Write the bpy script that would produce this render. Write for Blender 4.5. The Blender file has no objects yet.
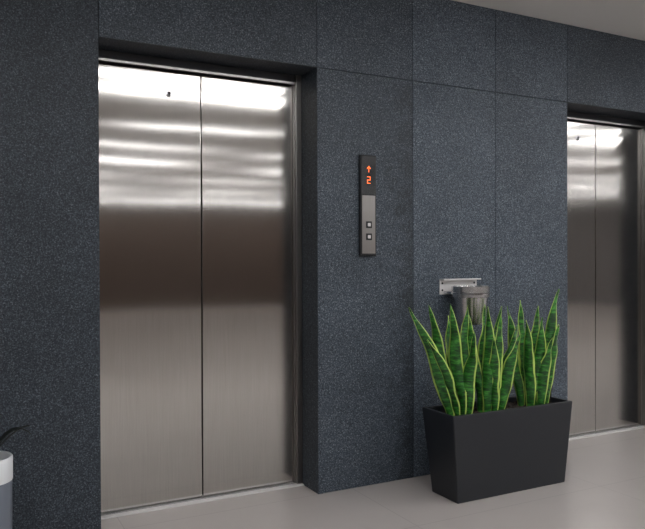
import bpy, bmesh, math, random
from mathutils import Vector, Matrix
random.seed(7)
S=bpy.context.scene
S.view_settings.view_transform='Standard'
S.view_settings.look='None'
S.view_settings.exposure=0.0
COL=bpy.context.collection

# ---------------- materials ----------------
def mat(name):
    m=bpy.data.materials.new(name); m.use_nodes=True
    nt=m.node_tree
    return m,nt,nt.nodes['Principled BSDF']
def simple(name,col,rough=.5,metal=0,emit=None,es=0,spec=None):
    m,nt,b=mat(name)
    b.inputs['Base Color'].default_value=(*col,1)
    b.inputs['Roughness'].default_value=rough
    b.inputs['Metallic'].default_value=metal
    if spec is not None: b.inputs['Specular IOR Level'].default_value=spec
    if emit:
        b.inputs['Emission Color'].default_value=(*emit,1); b.inputs['Emission Strength'].default_value=es
    return m
def N(nt,t,**kw):
    n=nt.nodes.new(t)
    for k,v in kw.items(): setattr(n,k,v)
    return n
def ramp(nt,fac,stops):
    r=nt.nodes.new('ShaderNodeValToRGB')
    e=r.color_ramp.elements
    while len(e)<len(stops): e.new(.5)
    for i,(p,c) in enumerate(stops):
        e[i].position=p; e[i].color=(*c,1) if len(c)==3 else c
    nt.links.new(fac,r.inputs[0]); return r
def noise(nt,vec,scale,detail=2,rough=.5):
    n=nt.nodes.new('ShaderNodeTexNoise'); n.inputs['Scale'].default_value=scale
    n.inputs['Detail'].default_value=detail; n.inputs['Roughness'].default_value=rough
    if vec is not None: nt.links.new(vec,n.inputs['Vector'])
    return n
def math_(nt,op,a,b=None,clamp=False):
    n=nt.nodes.new('ShaderNodeMath'); n.operation=op; n.use_clamp=clamp
    for i,x in enumerate((a,b)):
        if x is None: continue
        if isinstance(x,(int,float)): n.inputs[i].default_value=x
        else: nt.links.new(x,n.inputs[i])
    return n.outputs[0]

def stone():
    m,nt,b=mat('granite_cladding')
    L=nt.links
    geo=N(nt,'ShaderNodeTexCoord'); P=geo.outputs['Object']
    sep=N(nt,'ShaderNodeSeparateXYZ'); L.new(P,sep.inputs[0])
    n1=noise(nt,P,155,3,.85)
    r1=ramp(nt,n1.outputs[0],[(.34,(.009,.013,.020)),(.45,(.036,.047,.063)),(.56,(.072,.089,.110)),(.67,(.27,.305,.34))])
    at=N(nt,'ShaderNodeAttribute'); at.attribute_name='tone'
    n2=noise(nt,P,2.2,6,.65)
    cl=math_(nt,'MULTIPLY_ADD',n2.outputs[0],1.0); 
    cl.node.inputs[2].default_value=.5
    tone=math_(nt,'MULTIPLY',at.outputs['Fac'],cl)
    # weathered darker patch along the right edge of the slab beside the lift
    n3=noise(nt,P,14,9,.8)
    dx=math_(nt,'SUBTRACT',2.27,sep.outputs[0])
    e1=math_(nt,'MULTIPLY_ADD',n3.outputs[0],.85); e1.node.inputs[2].default_value=-.28
    df=math_(nt,'SUBTRACT',e1,dx)
    st=math_(nt,'MULTIPLY',df,8,True)
    st2=math_(nt,'GREATER_THAN',dx,0); st3=math_(nt,'LESS_THAN',sep.outputs[2],2.2)
    stain=math_(nt,'MULTIPLY',math_(nt,'MULTIPLY',st,st2),st3)
    k=math_(nt,'MULTIPLY_ADD',stain,-.42); k.node.inputs[2].default_value=1.0
    tone=math_(nt,'MULTIPLY',tone,k)
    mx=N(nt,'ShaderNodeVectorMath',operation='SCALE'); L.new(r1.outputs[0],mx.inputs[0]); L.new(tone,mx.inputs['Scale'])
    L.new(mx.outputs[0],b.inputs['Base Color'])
    b.inputs['Roughness'].default_value=.5
    b.inputs['Specular IOR Level'].default_value=.35
    bp=N(nt,'ShaderNodeBump'); bp.inputs['Strength'].default_value=.2; bp.inputs['Distance'].default_value=.001
    L.new(n1.outputs[0],bp.inputs['Height']); L.new(bp.outputs[0],b.inputs['Normal'])
    return m
def steel(name,base=(.50,.475,.45),rough=.125,wav=.0016,aniso=1.0):
    m,nt,b=mat(name); L=nt.links
    tc=N(nt,'ShaderNodeTexCoord')
    mp=N(nt,'ShaderNodeMapping'); mp.inputs['Scale'].default_value=(1.6,1.6,2.0); L.new(tc.outputs['Object'],mp.inputs[0])
    n1=noise(nt,mp.outputs[0],1.0,1,.4)
    mp2=N(nt,'ShaderNodeMapping'); mp2.inputs['Scale'].default_value=(420,420,5); L.new(tc.outputs['Object'],mp2.inputs[0])
    n2=noise(nt,mp2.outputs[0],1.0,2,.6)
    b.inputs['Metallic'].default_value=1
    r=ramp(nt,n2.outputs[0],[(.3,tuple(c*.93 for c in base)),(.7,tuple(min(1,c*1.05) for c in base))])
    L.new(r.outputs[0],b.inputs['Base Color'])
    b.inputs['Roughness'].default_value=rough
    b.inputs['Anisotropic'].default_value=aniso
    tg=N(nt,'ShaderNodeTangent'); tg.direction_type='RADIAL'; tg.axis='Z'
    L.new(tg.outputs[0],b.inputs['Tangent'])
    bp=N(nt,'ShaderNodeBump'); bp.inputs['Strength'].default_value=1; bp.inputs['Distance'].default_value=wav
    L.new(n1.outputs[0],bp.inputs['Height'])
    L.new(bp.outputs[0],b.inputs['Normal'])
    return m
def floor_mat():
    m,nt,b=mat('floor_tile'); L=nt.links
    tc=N(nt,'ShaderNodeTexCoord')
    mp=N(nt,'ShaderNodeMapping'); mp.inputs['Location'].default_value=(.53,.35,0); L.new(tc.outputs['Object'],mp.inputs[0])
    br=N(nt,'ShaderNodeTexBrick'); L.new(mp.outputs[0],br.inputs['Vector'])
    br.offset=0; br.inputs['Scale'].default_value=1
    br.inputs['Brick Width'].default_value=1.2; br.inputs['Row Height'].default_value=.6
    br.inputs['Mortar Size'].default_value=.0022; br.inputs['Mortar Smooth'].default_value=.3
    br.inputs['Color1'].default_value=(.440,.400,.380,1); br.inputs['Color2'].default_value=(.450,.409,.389,1)
    br.inputs['Mortar'].default_value=(.33,.30,.29,1)
    n=noise(nt,tc.outputs['Object'],3,6,.6)
    r=ramp(nt,n.outputs[0],[(.3,(.93,.93,.93)),(.7,(1,1,1))])
    mx=N(nt,'ShaderNodeMix',data_type='RGBA',blend_type='MULTIPLY'); mx.inputs[0].default_value=1
    L.new(br.outputs[0],mx.inputs[6]); L.new(r.outputs[0],mx.inputs[7]); L.new(mx.outputs[2],b.inputs['Base Color'])
    b.inputs['Roughness'].default_value=.28
    return m
def leaf_mat():
    m,nt,b=mat('snake_plant_leaf'); L=nt.links
    uv=N(nt,'ShaderNodeUVMap'); uv.uv_map='UVMap'
    sep=N(nt,'ShaderNodeSeparateXYZ'); L.new(uv.outputs[0],sep.inputs[0])
    c=math_(nt,'ABSOLUTE',math_(nt,'SUBTRACT',sep.outputs[0],.5))
    tc=N(nt,'ShaderNodeTexCoord')
    mp=N(nt,'ShaderNodeMapping'); mp.inputs['Scale'].default_value=(18,18,70); L.new(tc.outputs['Object'],mp.inputs[0])
    n=noise(nt,mp.outputs[0],1,4,.65)
    band=ramp(nt,n.outputs[0],[(.38,(.005,.035,.007)),(.52,(.018,.12,.014)),(.68,(.08,.32,.045))])
    n2=noise(nt,tc.outputs['Object'],25,2)
    cc=math_(nt,'ADD',c,math_(nt,'MULTIPLY',math_(nt,'SUBTRACT',n2.outputs[0],.5),.09))
    er=ramp(nt,cc,[(.37,(0,0,0)),(.42,(1,1,1))])
    mx=N(nt,'ShaderNodeMix',data_type='RGBA'); L.new(er.outputs[0],mx.inputs[0]); L.new(band.outputs[0],mx.inputs[6])
    mx.inputs[7].default_value=(.46,.62,.13,1)
    L.new(mx.outputs[2],b.inputs['Base Color']); b.inputs['Roughness'].default_value=.38
    return m
STONE=stone(); STEEL=steel('brushed_steel_door'); FRAME=steel('brushed_steel_frame',(.30,.285,.275),.3,.0001,.4)
PSTEEL=steel('brushed_steel_panel',(.36,.34,.325),.3,.0001,.4)
DARKFRAME=simple('dark_bronze_frame',(.05,.05,.055),.4,.6)
JOINT=simple('dark_joint',(.008,.009,.012),.9)
FLOOR=floor_mat(); LEAF=leaf_mat()
CEIL=simple('ceiling_paint',(.70,.69,.67),.8)
REAR=simple('warm_brown_wall',(.085,.060,.048),.6)
SIDE=simple('grey_wall',(.20,.19,.19),.6)
PLANT=simple('anthracite_planter',(.010,.012,.016),.42)
BLACK=simple('black_gloss',(.008,.008,.010),.12)
BLACKM=simple('black_matt',(.012,.012,.014),.5)
RED=simple('led_red',(.1,.01,0),.5,0,(1,.16,.03),2.2)
CHROME=simple('polished_steel',(.72,.72,.73),.16,1)
SATIN=simple('satin_steel',(.72,.71,.70),.25,1)
ALU=simple('aluminium_sill',(.72,.70,.69),.4,.2)
WHITE=simple('white_plastic',(.75,.76,.78),.35)
LAMP=simple('lamp_diffuser',(.9,.9,.9),.5,0,(.97,.985,1.0),22)
LAMP2=simple('lamp_diffuser_soft',(.9,.9,.9),.5,0,(.97,.985,1.0),14)

# ---------------- helpers ----------------
def box(bm,x0,x1,y0,y1,z0,z1,mi=0):
    vs=[bm.verts.new(p) for p in [(x0,y0,z0),(x1,y0,z0),(x1,y1,z0),(x0,y1,z0),(x0,y0,z1),(x1,y0,z1),(x1,y1,z1),(x0,y1,z1)]]
    fs=[]
    for f in [(0,3,2,1),(4,5,6,7),(0,1,5,4),(1,2,6,5),(2,3,7,6),(3,0,4,7)]:
        fc=bm.faces.new([vs[i] for i in f]); fc.material_index=mi; fs.append(fc)
    return fs
def obj(name,bm,mats,parent=None,smooth=False,bevel=0,seg=2):
    me=bpy.data.meshes.new(name); bm.normal_update(); bm.to_mesh(me); bm.free()
    for m in mats: me.materials.append(m)
    o=bpy.data.objects.new(name,me); COL.objects.link(o)
    if smooth:
        for p in me.polygons: p.use_smooth=True
    if bevel:
        md=o.modifiers.new('bevel','BEVEL'); md.width=bevel; md.segments=seg; md.limit_method='ANGLE'
    if parent: o.parent=parent
    return o
def bobj(name,boxes,m,parent=None,bevel=0):
    bm=bmesh.new()
    for b in boxes: box(bm,*b)
    return obj(name,bm,[m],parent,bevel=bevel)
def empty(name):
    e=bpy.data.objects.new(name,None); COL.objects.link(e); e.empty_display_size=.1; return e
def lathe(name,prof,c,m,parent=None,n=48,axis='z'):
    bm=bmesh.new(); rings=[]
    for r,h in prof:
        ring=[]
        for i in range(n):
            a=2*math.pi*i/n
            if axis=='z': p=(c[0]+r*math.cos(a),c[1]+r*math.sin(a),c[2]+h)
            else: p=(c[0]+r*math.cos(a),c[1]-h,c[2]+r*math.sin(a))
            ring.append(bm.verts.new(p))
        rings.append(ring)
    for a,b in zip(rings,rings[1:]):
        for i in range(n):
            bm.faces.new([a[i],a[(i+1)%n],b[(i+1)%n],b[i]])
    bm.faces.new(rings[0][::-1]); bm.faces.new(rings[-1])
    bmesh.ops.recalc_face_normals(bm,faces=bm.faces)
    o=obj(name,bm,[m],parent,smooth=True)
    md=o.modifiers.new('es','EDGE_SPLIT'); md.split_angle=math.radians(40)
    return o

# ---------------- dimensions ----------------
YW=3.25; YD=3.47; ZH=2.23; ZC=2.727
A0,A1=.567,1.667       # lift opening 1
B0,B1=3.467,4.487      # lift opening 2
XL,XR,YR=-3.0,15.0,-11.0

# floor, ceiling, walls
bobj('floor',[(XL-.1,XR+.1,YR-.1,YD+.35,-.1,0)],FLOOR)
bobj('ceiling',[(XL-.1,XR+.1,YR-.1,YD+.35,ZC,ZC+.1)],CEIL)
bobj('wall_rear',[(XL,XR,YR-.1,YR,0,ZC)],REAR)
bobj('wall_left',[(XL-.1,XL,YR,YD+.3,0,ZC)],SIDE)
bobj('wall_right',[(XR,XR+.1,YR,YD+.3,0,ZC)],SIDE)
# stone clad lift wall
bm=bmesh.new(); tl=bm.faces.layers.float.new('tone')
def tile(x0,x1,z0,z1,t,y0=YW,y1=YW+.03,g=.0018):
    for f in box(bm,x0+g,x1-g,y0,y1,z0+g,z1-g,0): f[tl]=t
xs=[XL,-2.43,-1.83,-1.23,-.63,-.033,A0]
for i in range(len(xs)-1): tile(xs[i],xs[i+1],0,ZC,.58)  # left slabs: stone tone lowered, vignette towards the left put into the colour
tile(A0,A1,ZH,ZC,.82)
for (a,b,t,t2) in [(A1,2.27,.92,1.0),(2.27,2.87,1.25,1.4),(2.87,B0,1.2,1.25)]:
    tile(a,b,0,ZH,t); tile(a,b,ZH,ZC,t2)
tile(B0,B1,ZH,ZC,1.0)
x=B1
while x<XR-.05:
    tile(x,min(x+.6,XR),0,ZC,1.0); x+=.6
def core(x0,x1,z0,z1):
    for f in box(bm,x0+.004,x1-.004,YW+.012,YD+.08,z0+(.012 if z0>0 else 0),z1,1): f[tl]=1
core(XL,A0,0,ZC); core(A0-.01,A1+.01,ZH,ZC); core(A1,B0,0,ZC); core(B0-.01,B1+.01,ZH,ZC); core(B1,XR,0,ZC)
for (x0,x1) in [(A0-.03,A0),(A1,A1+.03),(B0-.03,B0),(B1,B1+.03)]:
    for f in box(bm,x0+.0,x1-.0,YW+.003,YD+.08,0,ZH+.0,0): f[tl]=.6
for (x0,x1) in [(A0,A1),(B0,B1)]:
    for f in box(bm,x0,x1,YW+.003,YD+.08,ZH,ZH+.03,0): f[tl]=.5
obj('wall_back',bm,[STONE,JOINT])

# ---------------- elevators ----------------
def elevator(x0,x1,kx):
    e=empty('elevator_door')
    fw=.034; zt=ZH-.05
    bm=bmesh.new()
    box(bm,x0,x0+fw*.4,YD-.035,YD+.07,0,ZH)
    box(bm,x1-fw,x1,YD-.035,YD+.07,0,ZH)
    box(bm,x1-fw-.006,x1-fw+.002,YD-.012,YD+.07,0,ZH)
    obj('frame',bm,[FRAME],e,bevel=.002)
    bobj('frame_head',[(x0+fw*.4,x1-fw-.006,YD-.034,YD+.07,zt,ZH)],DARKFRAME,e,bevel=.002)
    bobj('frame_head_lip',[(x0+fw*.4,x1-fw-.006,YD-.040,YD-.03,zt-.004,zt+.008)],FRAME,e,bevel=.001)
    a=x0+fw*.4+.001; b=x1-fw-.007; mid=(a+b)/2+.008
    bobj('door_panel_1',[(a,mid-.0025,YD,YD+.035,.012,zt-.006)],STEEL,e,bevel=.003)
    bobj('door_panel_2',[(mid+.0025,b,YD,YD+.035,.012,zt-.006)],STEEL,e,bevel=.003)
    bobj('shaft_back',[(x0+.01,x1-.01,YD+.045,YD+.065,0,ZH)],JOINT,e)
    bobj('sill',[(x0+.002,x1-.002,YD-.055,YD+.045,0,.007)],ALU,e,bevel=.001)
    bobj('sill_groove',[(x0+.004,x1-.004,YD-.018,YD-.014,.0068,.0076),(x0+.004,x1-.004,YD-.005,YD-.001,.0068,.0076)],BLACKM,e)
    lathe('keyhole_ring',[(.016,0),(.016,.004),(.012,.005)],(kx,YD,2.06),CHROME,e,24,'y')
    lathe('keyhole_core',[(.009,0),(.009,.0065),(.007,.007)],(kx,YD,2.06),BLACKM,e,20,'y')
elevator(A0,A1,.945)
elevator(B0,B1,3.798)

# ---------------- call panel ----------------
cp=empty('elevator_call_panel')
cx=1.965; w=.05; z0,z1=1.248,1.79; yf=YW-.022
bobj('housing',[(cx-w,cx+w,yf,YW,z0,z1)],BLACKM,cp,bevel=.004)
bobj('display_glass',[(cx-w+.004,cx+w-.004,yf-.003,yf+.002,1.575,z1-.006)],BLACK,cp,bevel=.001)
bobj('steel_face',[(cx-w+.009,cx+w-.009,yf-.003,yf+.002,z0+.012,1.572)],PSTEEL,cp,bevel=.001)
for i,zc in enumerate((1.415,1.35)):
    bobj('button_surround_%d'%(i+1),[(cx-.018,cx+.018,yf-.006,yf-.002,zc-.018,zc+.018)],BLACKM,cp,bevel=.002)
    bobj('button_%d'%(i+1),[(cx-.009,cx+.009,yf-.009,yf-.005,zc-.009,zc+.009)],ALU,cp,bevel=.002)
K=.85
def seg(lst): return [(cx+a*K,cx+b*K,yf-.0045,yf-.003,zc+c*K,zc+d*K) for a,b,c,d in lst]
zc=1.655
bobj('digit',seg([(-.012,.012,.018,.022),(.008,.012,0,.020),(-.012,.012,-.002,.002),(-.012,-.008,-.020,0),(-.012,.012,-.022,-.018)]),RED,cp)
bm=bmesh.new(); za=1.712
def prism(pts):
    f=[bm.verts.new((cx+x*K,yf-.0045,za+z*K)) for x,z in pts]; g=[bm.verts.new((cx+x*K,yf-.003,za+z*K)) for x,z in pts]
    bm.faces.new(f); bm.faces.new(g[::-1])
    for i in range(len(f)): bm.faces.new([f[i],g[i],g[(i+1)%len(f)],f[(i+1)%len(f)]])
prism([(-.002,-.018),(.002,-.018),(.002,.012),(-.002,.012)])
prism([(0,.022),(-.014,.007),(-.011,.003),(0,.015)])
prism([(0,.022),(0,.015),(.011,.003),(.014,.007)])
obj('arrow',bm,[RED],cp)

# ---------------- wall ashtray ----------------
wa=empty('wall_mounted_ashtray')
ax,ay=2.575,3.125
bobj('wall_plate',[(2.45,2.72,YW-.006,YW,1.025,1.115)],ALU,wa,bevel=.002)
bobj('top_lip',[(2.45,2.72,YW-.045,YW-.004,1.108,1.115)],ALU,wa,bevel=.001)
bobj('cradle',[(2.475,2.675,3.14,YW-.003,1.03,1.045)],CHROME,wa,bevel=.002)
for i,(x,z) in enumerate([(2.468,1.05),(2.468,1.09),(2.70,1.05),(2.70,1.09)]):
    lathe('screw_%d'%(i+1),[(.006,0),(.006,.002),(.004,.0035)],(x,YW-.006,z),BLACKM,wa,16,'y')
lathe('cup',[(.03,-.215),(.075,-.212),(.084,-.20),(.098,-.065),(.100,-.062),(.108,-.060),(.108,0),(.101,.001),(.099,-.02),(.09,-.05),(.03,-.05)],(ax,ay,1.075),SATIN,wa,64)
lathe('band',[(.1085,-.044),(.1105,-.042),(.1105,-.034),(.1085,-.032)],(ax,ay,1.075),CHROME,wa,64)

# ---------------- planter ----------------
pl=empty('snake_plant_in_planter')
H=.447
def frus(bm,b,t,z0,z1):
    lo=[bm.verts.new((x,y,z0)) for x,y in ((b[0],b[2]),(b[1],b[2]),(b[1],b[3]),(b[0],b[3]))]
    hi=[bm.verts.new((x,y,z1)) for x,y in ((t[0],t[2]),(t[1],t[2]),(t[1],t[3]),(t[0],t[3]))]
    return lo,hi
bm=bmesh.new()
B=(2.215,2.955,2.79,3.005); T=(2.172,2.992,2.768,3.035)
lo,hi=frus(bm,B,T,0,H)
r=.022
_,inn=frus(bm,B,(T[0]+r,T[1]-r,T[2]+r,T[3]-r),0,H)
bmesh.ops.delete(bm,geom=_,context='VERTS')
ind=[bm.verts.new((v.co.x*1,v.co.y,H-.05)) for v in inn]
bm.faces.new(lo[::-1])
for i in range(4):
    j=(i+1)%4
    bm.faces.new([lo[i],lo[j],hi[j],hi[i]])
    bm.faces.new([hi[i],hi[j],inn[j],inn[i]])
    bm.faces.new([inn[i],inn[j],ind[j],ind[i]])
bm.faces.new(ind)
obj('box',bm,[PLANT],pl,bevel=.006,seg=3)
bm=bmesh.new()
nx,ny=60,18
g=[[bm.verts.new((T[0]+r+.001+(T[1]-T[0]-2*r-.002)*i/nx,T[2]+r+.001+(T[3]-T[2]-2*r-.002)*j/ny,H-.032+random.uniform(-.007,.008))) for j in range(ny+1)] for i in range(nx+1)]
for i in range(nx):
    for j in range(ny): bm.faces.new([g[i][j],g[i+1][j],g[i+1][j+1],g[i][j+1]])
obj('soil',bm,[simple('potting_soil',(.035,.025,.018),.95)],pl)

def leaf(bm,uvl,base,tip,W,phi,bow,twist,fold=.2):
    n=24; k=6
    base=Vector(base); tip=Vector(tip)
    ctrl=base.lerp(tip,.5)+Vector((bow[0],bow[1],0))
    ph=random.uniform(0,6); rows=[]
    for i in range(n+1):
        t=i/n
        c=(1-t)**2*base+2*t*(1-t)*ctrl+t*t*tip
        tan=(2*(1-t)*(ctrl-base)+2*t*(tip-ctrl)).normalized()
        a=phi+twist*(t-.3)+.25*math.sin(t*9+ph)
        s=Vector((math.cos(a),math.sin(a),0)); s=(s-tan*s.dot(tan)).normalized()
        nn=tan.cross(s)
        c=c+s*(.007*math.sin(t*8+ph*1.7)*math.sin(math.pi*t))
        w=W*(.50+.50*math.sin(math.pi*min(t/1.1,1)))*(max(0,1-t**3.6))**.85+.0006
        row=[]
        for j in range(k+1):
            q=j/k*2-1
            und=.005*math.sin(t*22+ph+(2 if q>0 else 0))*abs(q)
            p=c+s*(q*w/2)+nn*(fold*w*(q*q)*(1.3-.7*t)+und)
            row.append((bm.verts.new(p),(j/k,t)))
        rows.append(row)
    for i in range(n):
        for j in range(k):
            q=[rows[i][j],rows[i][j+1],rows[i+1][j+1],rows[i+1][j]]
            f=bm.faces.new([v[0] for v in q]); f.smooth=True
            for lp,v in zip(f.loops,q): lp[uvl].uv=v[1]
D=math.radians
zb=H-.035
leaves={
1:[(2.25,2.89,2.02,2.93,.985,.058,-35,.5),(2.27,2.86,2.06,2.83,.83,.050,-70,.7),(2.28,2.92,2.155,2.95,.99,.062,-25,-.7),
   (2.31,2.88,2.225,2.86,1.00,.064,-55,.6),(2.32,2.93,2.30,2.97,.93,.060,-10,.8),(2.33,2.86,2.33,2.80,.86,.062,-50,-.6),
   (2.34,2.90,2.40,2.93,.985,.060,-30,.7)],
2:[(2.45,2.90,2.395,2.93,.95,.056,-60,.8),(2.47,2.86,2.455,2.84,.98,.062,-40,-.6),(2.50,2.91,2.51,2.93,.985,.060,-15,.7),
   (2.50,2.85,2.46,2.80,.82,.058,-60,.5),(2.52,2.88,2.57,2.87,.93,.062,-45,.7),(2.54,2.92,2.64,2.94,.97,.056,-25,-.7),
   (2.55,2.86,2.66,2.82,.83,.060,-35,.6),(2.56,2.89,2.72,2.90,.88,.050,-60,.5)],
3:[(2.75,2.91,2.68,2.94,.97,.056,-30,.7),(2.77,2.86,2.71,2.83,.90,.060,-55,-.6),(2.79,2.90,2.755,2.92,1.0,.062,-25,.7),
   (2.81,2.86,2.82,2.82,.91,.062,-45,.5),(2.84,2.91,2.895,2.93,.965,.060,-20,-.7),(2.85,2.87,2.985,2.86,1.06,.064,-50,.7),
   (2.82,2.84,2.86,2.79,.80,.058,-40,.5),(2.86,2.85,2.93,2.81,.87,.056,-30,.5)]}
for c,ls in leaves.items():
    bm=bmesh.new(); uvl=bm.loops.layers.uv.new('UVMap')
    for (bx,by,tx,ty,tz,W,ph,tw) in ls:
        leaf(bm,uvl,(bx,by,zb-.01),(tx,ty,tz),W*1.22,D(ph),((bx-tx)*.25,random.uniform(-.015,.015)),tw)
    o=obj('leaf_cluster_%d'%c,bm,[LEAF],pl)
    md=o.modifiers.new('sol','SOLIDIFY'); md.thickness=.003
bobj('label_stake',[(2.962,2.967,2.90,2.905,.40,.51),(2.955,2.974,2.899,2.901,.48,.51)],BLACKM,pl)

# ---------------- small plant in tall pot, left edge ----------------
pt=empty('potted_plant')
px,py=.085,2.86
lathe('pot',[(.085,0),(.09,.01),(.093,.415),(.093,.42)],(px,py,0),simple('grey_blue_pot',(.16,.18,.22),.3),pt)
lathe('collar',[(.0945,.415),(.0955,.42),(.0955,.498),(.092,.503),(.086,.50),(.084,.47),(.03,.47)],(px,py,0),WHITE,pt)
bm=bmesh.new(); uvl=bm.loops.layers.uv.new('UVMap')
for i,(dx,dy,dz,h) in enumerate([(.16,.03,.10,.13),(.15,-.05,.15,.06),(.06,.10,.16,.12),(-.15,.05,.14,.2),(-.10,-.10,.16,.2),(.00,-.12,.12,.10),(-.2,0,.05,.2)]):
    n=14; rows=[]
    b0=Vector((px,py,.465)); tp=Vector((px+dx,py+dy,.465+dz)); ct=b0.lerp(tp,.55)+Vector((0,0,h))
    sd=Vector((-dy,dx,0)).normalized()
    for k in range(n+1):
        t=k/n; c=(1-t)**2*b0+2*t*(1-t)*ct+t*t*tp; w=.020*math.sin(math.pi*(.12+.88*t))+.0004
        rows.append([bm.verts.new(c-sd*w),bm.verts.new(c+Vector((0,0,-.004))),bm.verts.new(c+sd*w)])
    for k in range(n):
        for j in range(2): bm.faces.new([rows[k][j],rows[k][j+1],rows[k+1][j+1],rows[k+1][j]]).smooth=True
o=obj('leaves',bm,[simple('dark_leaf',(.004,.007,.006),.6)],pt)
md=o.modifiers.new('sol','SOLIDIFY'); md.thickness=.003

# ---------------- ceiling lights ----------------
def lamp(x,y,l,w,m):
    e=empty('ceiling_light')
    bobj('lamp_housing',[(x-l/2-.015,x+l/2+.015,y-w/2-.015,y+w/2+.015,ZC-.012,ZC)],WHITE,e)
    bobj('lamp_diffuser',[(x-l/2,x+l/2,y-w/2,y+w/2,ZC-.016,ZC-.0125)],m,e)
for (y,wd,off,l,m) in [(1.26,.09,0,2.4,LAMP),(.80,.15,.35,2.4,LAMP),(-.75,.06,.7,1.8,LAMP2),(-2.2,.07,.1,2.2,LAMP2),(-3.7,.12,.5,1.5,LAMP),(-5.6,.10,-.3,1.9,LAMP2),(-7.8,.20,.4,1.6,LAMP2),(-10.2,.16,0,2.6,LAMP)]:
    for x in (-1.2,1.8,4.8,7.8,10.8,13.0):
        lamp(x+off,y,l,wd,m)

w=bpy.data.worlds.new('World'); S.world=w; w.use_nodes=True
w.node_tree.nodes['Background'].inputs[0].default_value=(.5,.55,.65,1)
w.node_tree.nodes['Background'].inputs[1].default_value=.1

cam=bpy.data.cameras.new('camera'); co=bpy.data.objects.new('camera',cam); COL.objects.link(co)
cam.sensor_width=36; cam.lens=700/645*36
co.location=(0,0,1.226)
R=Matrix.Rotation(math.radians(-27.55),4,'Z')@Matrix.Rotation(math.radians(90-.37),4,'X')@Matrix.Rotation(math.radians(-.2),4,'Z')
co.rotation_euler=R.to_euler()
S.camera=co
